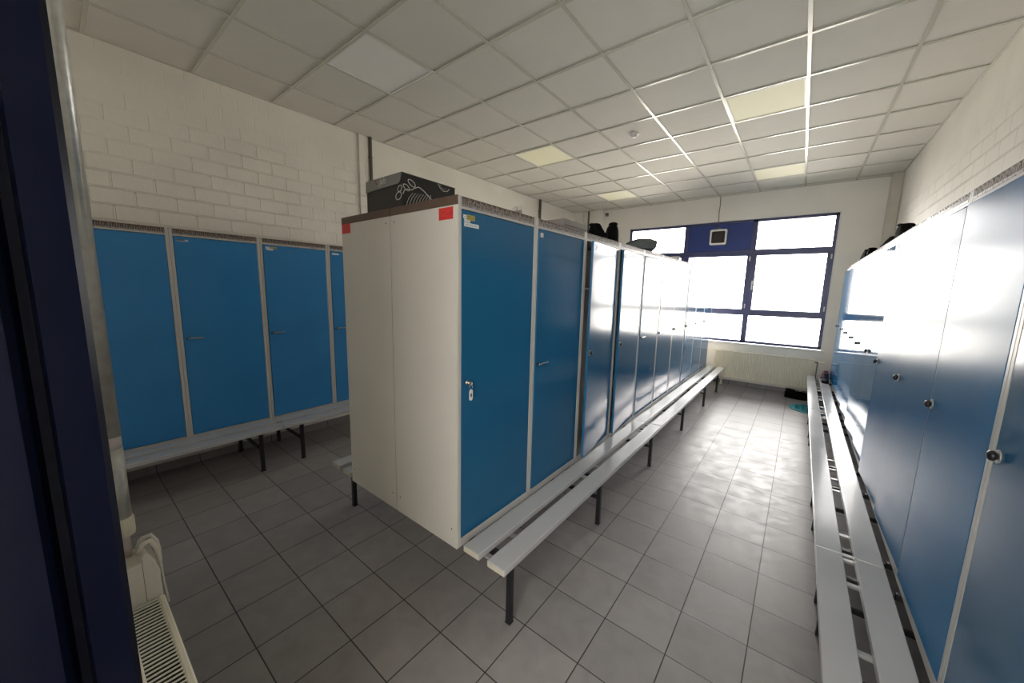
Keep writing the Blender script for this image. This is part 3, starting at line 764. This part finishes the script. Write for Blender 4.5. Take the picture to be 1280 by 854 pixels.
# outlines: on the side face (x = bx1) and wrapping on to the front face
q = MB()
def side(P_, r_=.0025): q.tube([(bx1 - .0015 - ox, y - oy, z - oz) for y, z in P_], r_, 5)
def front(P_, r_=.0025): q.tube([(x - ox, by0 + .0015 - oy, z - oz) for x, z in P_], r_, 5)
def ell(cx, cz, a, bq, t, n=22, a0=0, a1=360):
    o_ = []
    for k in range(n + 1):
        g = math.radians(a0 + (a1 - a0) * k / n); u, v = a * math.cos(g), bq * math.sin(g); ct, st_ = math.cos(math.radians(t)), math.sin(math.radians(t))
        o_.append((cx + u * ct - v * st_, cz + u * st_ + v * ct))
    return o_
front(ell(1.507, 2.198, .026, .019, 15)); front(ell(1.519, 2.234, .019, .015, 30))
side(ell(-.332, 2.243, .022, .012, -30)); side(ell(-.297, 2.272, .026, .013, -28))
side([(-.355, 2.205), (-.345, 2.226), (-.325, 2.236), (-.300, 2.236), (-.275, 2.252), (-.250, 2.262), (-.215, 2.248), (-.18, 2.225), (-.14, 2.197), (-.10, 2.17), (-.06, 2.15)])
for k in range(8):
    t0 = -.345 + k * .018; side([(t0 + .012, 2.14), (t0 + .016, 2.165), (t0 + .03, 2.195), (t0 + .055, 2.222 + .002 * k)], .0014)
side([(-.112, bz1 - .004), (-.098, 2.292), (-.072, 2.278), (-.045, 2.282), (-.025, 2.30)]); side([(-.1, bz1 - .004), (-.085, 2.296), (-.068, 2.29), (-.05, 2.298)], .001)
q.build('foot_outline', 'lineart', s)['label'] = 'white line drawing of a bare foot'
def text_mesh(txt, size, name, m, parent, M4):
    cu = bpy.data.curves.new(name, 'FONT'); cu.body = txt; cu.size = size; cu.extrude = .0004; cu.align_x = 'CENTER'
    t = bpy.data.objects.new(name, cu); COL.objects.link(t)
    bpy.context.view_layer.update()
    me = bpy.data.meshes.new_from_object(t.evaluated_get(bpy.context.evaluated_depsgraph_get()))
    bpy.data.objects.remove(t); me.transform(M4); me.materials.clear(); me.materials.append(M[m])
    o = bpy.data.objects.new(name, me); COL.objects.link(o); o.parent = parent; return o
sh = Matrix(((1, .25, 0, 0), (0, 1, 0, 0), (0, 0, 1, 0), (0, 0, 0, 1)))
text_mesh('jals', .052, 'lettering', 'lidink', s, Matrix.Translation((1.365 - ox, by0 - .0036 - oy, 2.279 - oz)) @ Matrix.Rotation(PI / 2, 4, 'X') @ sh)
q = MB(); q.tube([(1.293 - ox, by0 - .0036 - oy, 2.305 - oz), (1.30 - ox, by0 - .0036 - oy, 2.296 - oz), (1.306 - ox, by0 - .0036 - oy, 2.285 - oz)], .004, 6); q.build('emblem', 'lidred', s)

def shoe(name, label, loc, rz, L=.29, Wd=.10, hh=.11, mats=('shoe', 'sole'), group=None, cat='shoe', tilt=0., collar=1.):
    """toe towards +x; rounded toe, ankle collar with an opening, heel and welted sole"""
    r = empty(name, loc, rz); r.rotation_euler = (0, tilt, rz); tag(r, label, cat, group)
    def half(t):   # half width along the length 0 heel .. 1 toe
        return Wd / 2 * (.72 + .28 * math.sin(PI * min(1, max(0, (t - .15) / .85)) * .95)) * min(1, (max(0., 1 - ((t - .62) / .385) ** 4) if t > .62 else 1)) ** .5 * min(1, (t / .12) ** .5 if t < .12 else 1)
    def outline(g=0.):
        ts = [0.004 + .992 * k / 22 for k in range(23)]
        return [(-L / 2 + L * t, half(t) + g) for t in ts] + [(-L / 2 + L * t, -half(t) - g) for t in reversed(ts)]
    q = MB(); q.prism(outline(.004), 'z', 0, .022, smooth=False)
    q.build('sole', mats[1], r)
    rings = []
    n = 20
    for k in range(n + 1):
        t = .01 + .98 * k / n; x = -L / 2 + L * t; w_ = max(.004, half(t))
        top = (hh * collar if t < .40 else hh * collar + (.055 - hh * collar) * min(1, (t - .40) / .32)) if t < .9 else .055 * max(.25, 1 - ((t - .9) / .1) ** 2 * .75)
        top = max(top, .026)
        if t < .16: top = .022 + (top - .022) * (.62 + .38 * math.sin(PI / 2 * t / .16))
        ring = []
        for a in range(13):
            g = PI * a / 12; c_ = math.cos(g); s_ = math.sin(g)
            ring.append((x, w_ * (1 if c_ > 0 else -1) * abs(c_) ** .55, .020 + (top - .020) * s_ ** .6))
        rings.append(ring)
    q = MB(); q.loft(rings); u = q.build('upper', mats[0], r)
    q = MB(); pts = [(-L / 2 + L * .22 + .062 * math.cos(a), .03 * math.sin(a), hh * collar - .003 - (.012 * max(0, math.cos(a)))) for a in [2 * PI * k / 20 for k in range(20)]]
    q.tube(pts, .009, 8, closed=True); q.build('collar', mats[0], r)
    q = MB()
    for k in range(4):
        x = -L / 2 + L * (.46 + k * .06); zz = hh * collar + (.055 - hh * collar) * min(1, (.06 + k * .06) / .32) + .004
        q.tube([(x - .004, -.024, zz - .006), (x, 0, zz), (x + .004, .024, zz - .006)], .0028, 6)
    q.build('laces', mats[0], r)
    return r
ZM = ZT_
shoe('boot', 'black work boot on the middle row, left of the pair, heel towards the aisle', (1.87, 1.33, ZM), math.radians(-40), .27, .11, .15, group='black boots on the middle lockers', cat='boot')
shoe('boot', 'black work boot on the middle row, right of the pair, nearest the grey bag', (1.87, 1.62, ZM), math.radians(118), .29, .125, .165, group='black boots on the middle lockers', cat='boot')

q = empty('carton', (1.60, 1.24, ZM), 0); tag(q, 'low grey carton on the middle lockers just left of the black boots', 'box')
b = MB(); b.box(-.11, .11, -.19, .19, 0, .14, bev=.003); b.build('carton_body', 'card', q)
b = MB(); b.box(-.114, .114, -.194, .194, .105, .155, bev=.004); b.build('lid', 'card', q)

# lumpy folded grey bag
q = empty('bag', (1.83, 2.32, ZM), math.radians(160)); tag(q, 'grey folded fabric bag lying on the middle lockers in front of the window', 'bag')
b = MB(); rings = []
for t, w_, h_, dx in ((0, .03, .015, -.02), (.12, .09, .035, -.01), (.3, .125, .065, 0), (.5, .14, .09, 0), (.72, .145, .115, 0), (.93, .14, .13, 0), (1., .11, .115, 0)):
    ring = []
    for k in range(8):
        a = 2 * PI * (k + .5) / 8; rr = 1 + .07 * math.sin(3 * a + 6 * t) + .04 * math.cos(5 * a)
        ring.append((dx + w_ * rr * math.cos(a), .42 * (.5 - t), max(0.002, h_ * .62 * (1 + rr * math.sin(a) * 1.05))))
    rings.append(ring)
b.loft(rings, smooth=False); o = b.build('bag_body', 'bag', q)
b = MB(); b.tube([(.02, -.14, .15), (.03, -.05, .135), (.035, .03, .11), (.03, .1, .08)], .008, 6); b.build('strap', 'bag', q)
b = MB(); b.tube([(-.11, -.205, .05), (-.05, -.214, .075), (.04, -.214, .06), (.1, -.207, .045)], .004, 6); b.build('seam', 'bag', q)

q = empty('clothes_hanger', (1.93, 5.30, ZM)); tag(q, 'thin bent wire hanger sticking up at the window end of the middle row', 'hanger')
b = MB(); b.tube([(-.06, -.05, .001), (.0, -.02, .004), (.03, .0, .085), (.036, .01, .10)], .003, 6); b.tube([(.036, .01, .10), (-.01, .12, .09), (-.06, .26, .075)], .003, 6); b.build('wire', 'greymetal', q)
b = MB(); b.tube([(.0, .08, .003), (.0, .09, .05), (.012, .10, .082), (.0, .085, .090)], .003, 6); b.build('hook', 'greymetal', q)
q = empty('pill_box', (1.90, 3.62, ZM), .3); tag(q, 'small white box on the middle lockers beyond the grey bag', 'box')
b = MB(); b.box(-.05, .05, -.09, .09, 0, .045, bev=.006, seg=2); b.build('box_body', 'white', q)
b = MB(); b.box(-.052, .052, -.092, .092, .034, .052, bev=.005); b.build('lid', 'white', q)
q = MB(); rnd = random.Random(3); rings = []
for t in range(6):
    rings.append([(.03 * math.cos(a) * rnd.uniform(.4, 1.2) * math.sin(PI * (t + .6) / 6.2), -.045 + .018 * t, .004 + max(0, .022 * (1 + math.sin(a)) * rnd.uniform(.5, 1.3) * math.sin(PI * (t + .6) / 6.2))) for a in [2 * PI * k / 9 for k in range(9)]])
q.loft(rings, smooth=False); o = q.build('plastic_scrap', 'plastic', None, (1.96, .10, ZM)); tag(o, 'crumpled scrap of clear plastic on the second middle locker', 'scrap')

ZR_ = ZL + .02 + HB + .002
g4 = 'black shoes on the right lockers'
shoe('shoe', 'black shoe on the right row, smaller of the two nearer the camera, at left', (3.86, 3.25, ZR_), math.radians(100), .28, .10, .10, group=g4)
shoe('shoe', 'black shoe on the right row, larger and nearest the camera of the four', (3.87, 2.55, ZR_), math.radians(-75), .30, .11, .135, group=g4)
shoe('shoe', 'black shoe on the right row close to the window, taller dark one at the end', (3.86, 4.95, ZR_), math.radians(95), .29, .10, .15, group=g4)
shoe('shoe', 'black shoe on the right row, third from the camera, low and flat', (3.85, 4.25, ZR_), math.radians(80), .29, .10, .10, group=g4)

# on the floor and bench at the far right
shoe('shoe', 'black shoe on the floor in front of the window radiator beside the right bench', (3.365, 6.03, 0), math.radians(-8), .31, .115, .145, group='black shoes on the floor')
shoe('shoe', 'black shoe on the floor under the end of the right bench, half hidden by it', (3.52, 6.19, 0), math.radians(-3), .31, .11, .085, group='black shoes on the floor')
q = empty('bath_mat', (3.55, 5.42, 0)); tag(q, 'teal patterned oval mat on the floor under the right bench', 'mat')
b = MB(); b.cyl((0, 0, 0), (0, 0, .009), 1, 40); bmesh.ops.scale(b.bm, vec=(.25, .27, 1), verts=b.bm.verts); b.build('mat_base', 'teal', q)
b = MB()
for k in range(5):
    for j in range(5):
        x, y = -.16 + .08 * k, -.16 + .08 * j
        if (x / .2) ** 2 + (y / .2) ** 2 > 1.05: continue
        b.tube([(x + .026 * math.cos(a), y + .022 * math.sin(a), .010) for a in [2 * PI * i / 12 for i in range(12)]], .006, 6, closed=True)
b.build('pile_rings', 'teal', q)
shoe('sneaker', 'dark red and white sneaker standing on the far end of the right bench', (3.69, 5.97, .4055), math.radians(262), .25, .09, .11, ('redshoe', 'pinkw'))
shoe('sneaker', 'dark navy sneaker leaning against the last right locker beside the red one', (3.69, 5.69, .4055), math.radians(268), .25, .08, .13, ('navyfab', 'sole'))

# ---------------------------------------------------------------- daylight, camera
wd = bpy.data.worlds.new('daylight'); scene.world = wd; wd.use_nodes = True
t = wd.node_tree; N, L = t.nodes, t.links; bg = N['Background']
tc = N.new('ShaderNodeTexCoord'); sp = N.new('ShaderNodeSeparateXYZ'); L.new(tc.outputs['Generated'], sp.inputs[0])
cr = N.new('ShaderNodeValToRGB'); cr.color_ramp.elements[0].position = .44; cr.color_ramp.elements[0].color = (.65, .625, .57, 1)
cr.color_ramp.elements[1].position = .56; cr.color_ramp.elements[1].color = (1, 1, 1, 1)
mr = N.new('ShaderNodeMapRange'); mr.inputs['From Min'].default_value = -1; mr.inputs['From Max'].default_value = 1
L.new(sp.outputs['Z'], mr.inputs['Value']); L.new(mr.outputs['Result'], cr.inputs['Fac']); L.new(cr.outputs['Color'], bg.inputs['Color'])
bg.inputs["Strength"].default_value = 18.0
ld = bpy.data.lights.new('window_portal', 'AREA'); ld.shape = 'RECTANGLE'; ld.size = WX1 - WX0; ld.size_y = WZ1 - WZ0; ld.cycles.is_portal = True
lo = bpy.data.objects.new('window_portal', ld); COL.objects.link(lo)
lo.location = ((WX0 + WX1) / 2, YF + .22, (WZ0 + WZ1) / 2); lo.rotation_euler = (-PI / 2, 0, 0)

cam = bpy.data.cameras.new('camera'); co = bpy.data.objects.new('camera', cam); COL.objects.link(co)
cam.sensor_fit = 'HORIZONTAL'; cam.sensor_width = 36; cam.lens = 454.40 / 1280 * 36; cam.clip_start = .02
Rm = ((0.78344215, 0.62105603, 0.02253459), (0.10576752, -0.09751543, -0.98959788), (-0.61239826, 0.77767612, -0.14208525))
mw = Matrix.Identity(4)
for k in range(3): mw[k][0] = Rm[0][k]; mw[k][1] = -Rm[1][k]; mw[k][2] = -Rm[2][k]
mw[0][3], mw[1][3], mw[2][3] = 3.2757, -1.5861, H - 1.8064
co.matrix_world = mw
scene.camera = co
scene.view_settings.view_transform = 'Standard'; scene.view_settings.look = 'None'
scene.view_settings.gamma = 1; scene.view_settings.use_curve_mapping = False
scene.view_settings.exposure = 0.32
scene.cycles.use_denoising = True
scene.cycles.max_bounces = 10; scene.cycles.diffuse_bounces = 6; scene.cycles.glossy_bounces = 5; scene.cycles.transparent_max_bounces = 12
scene.cycles.sample_clamp_indirect = 8
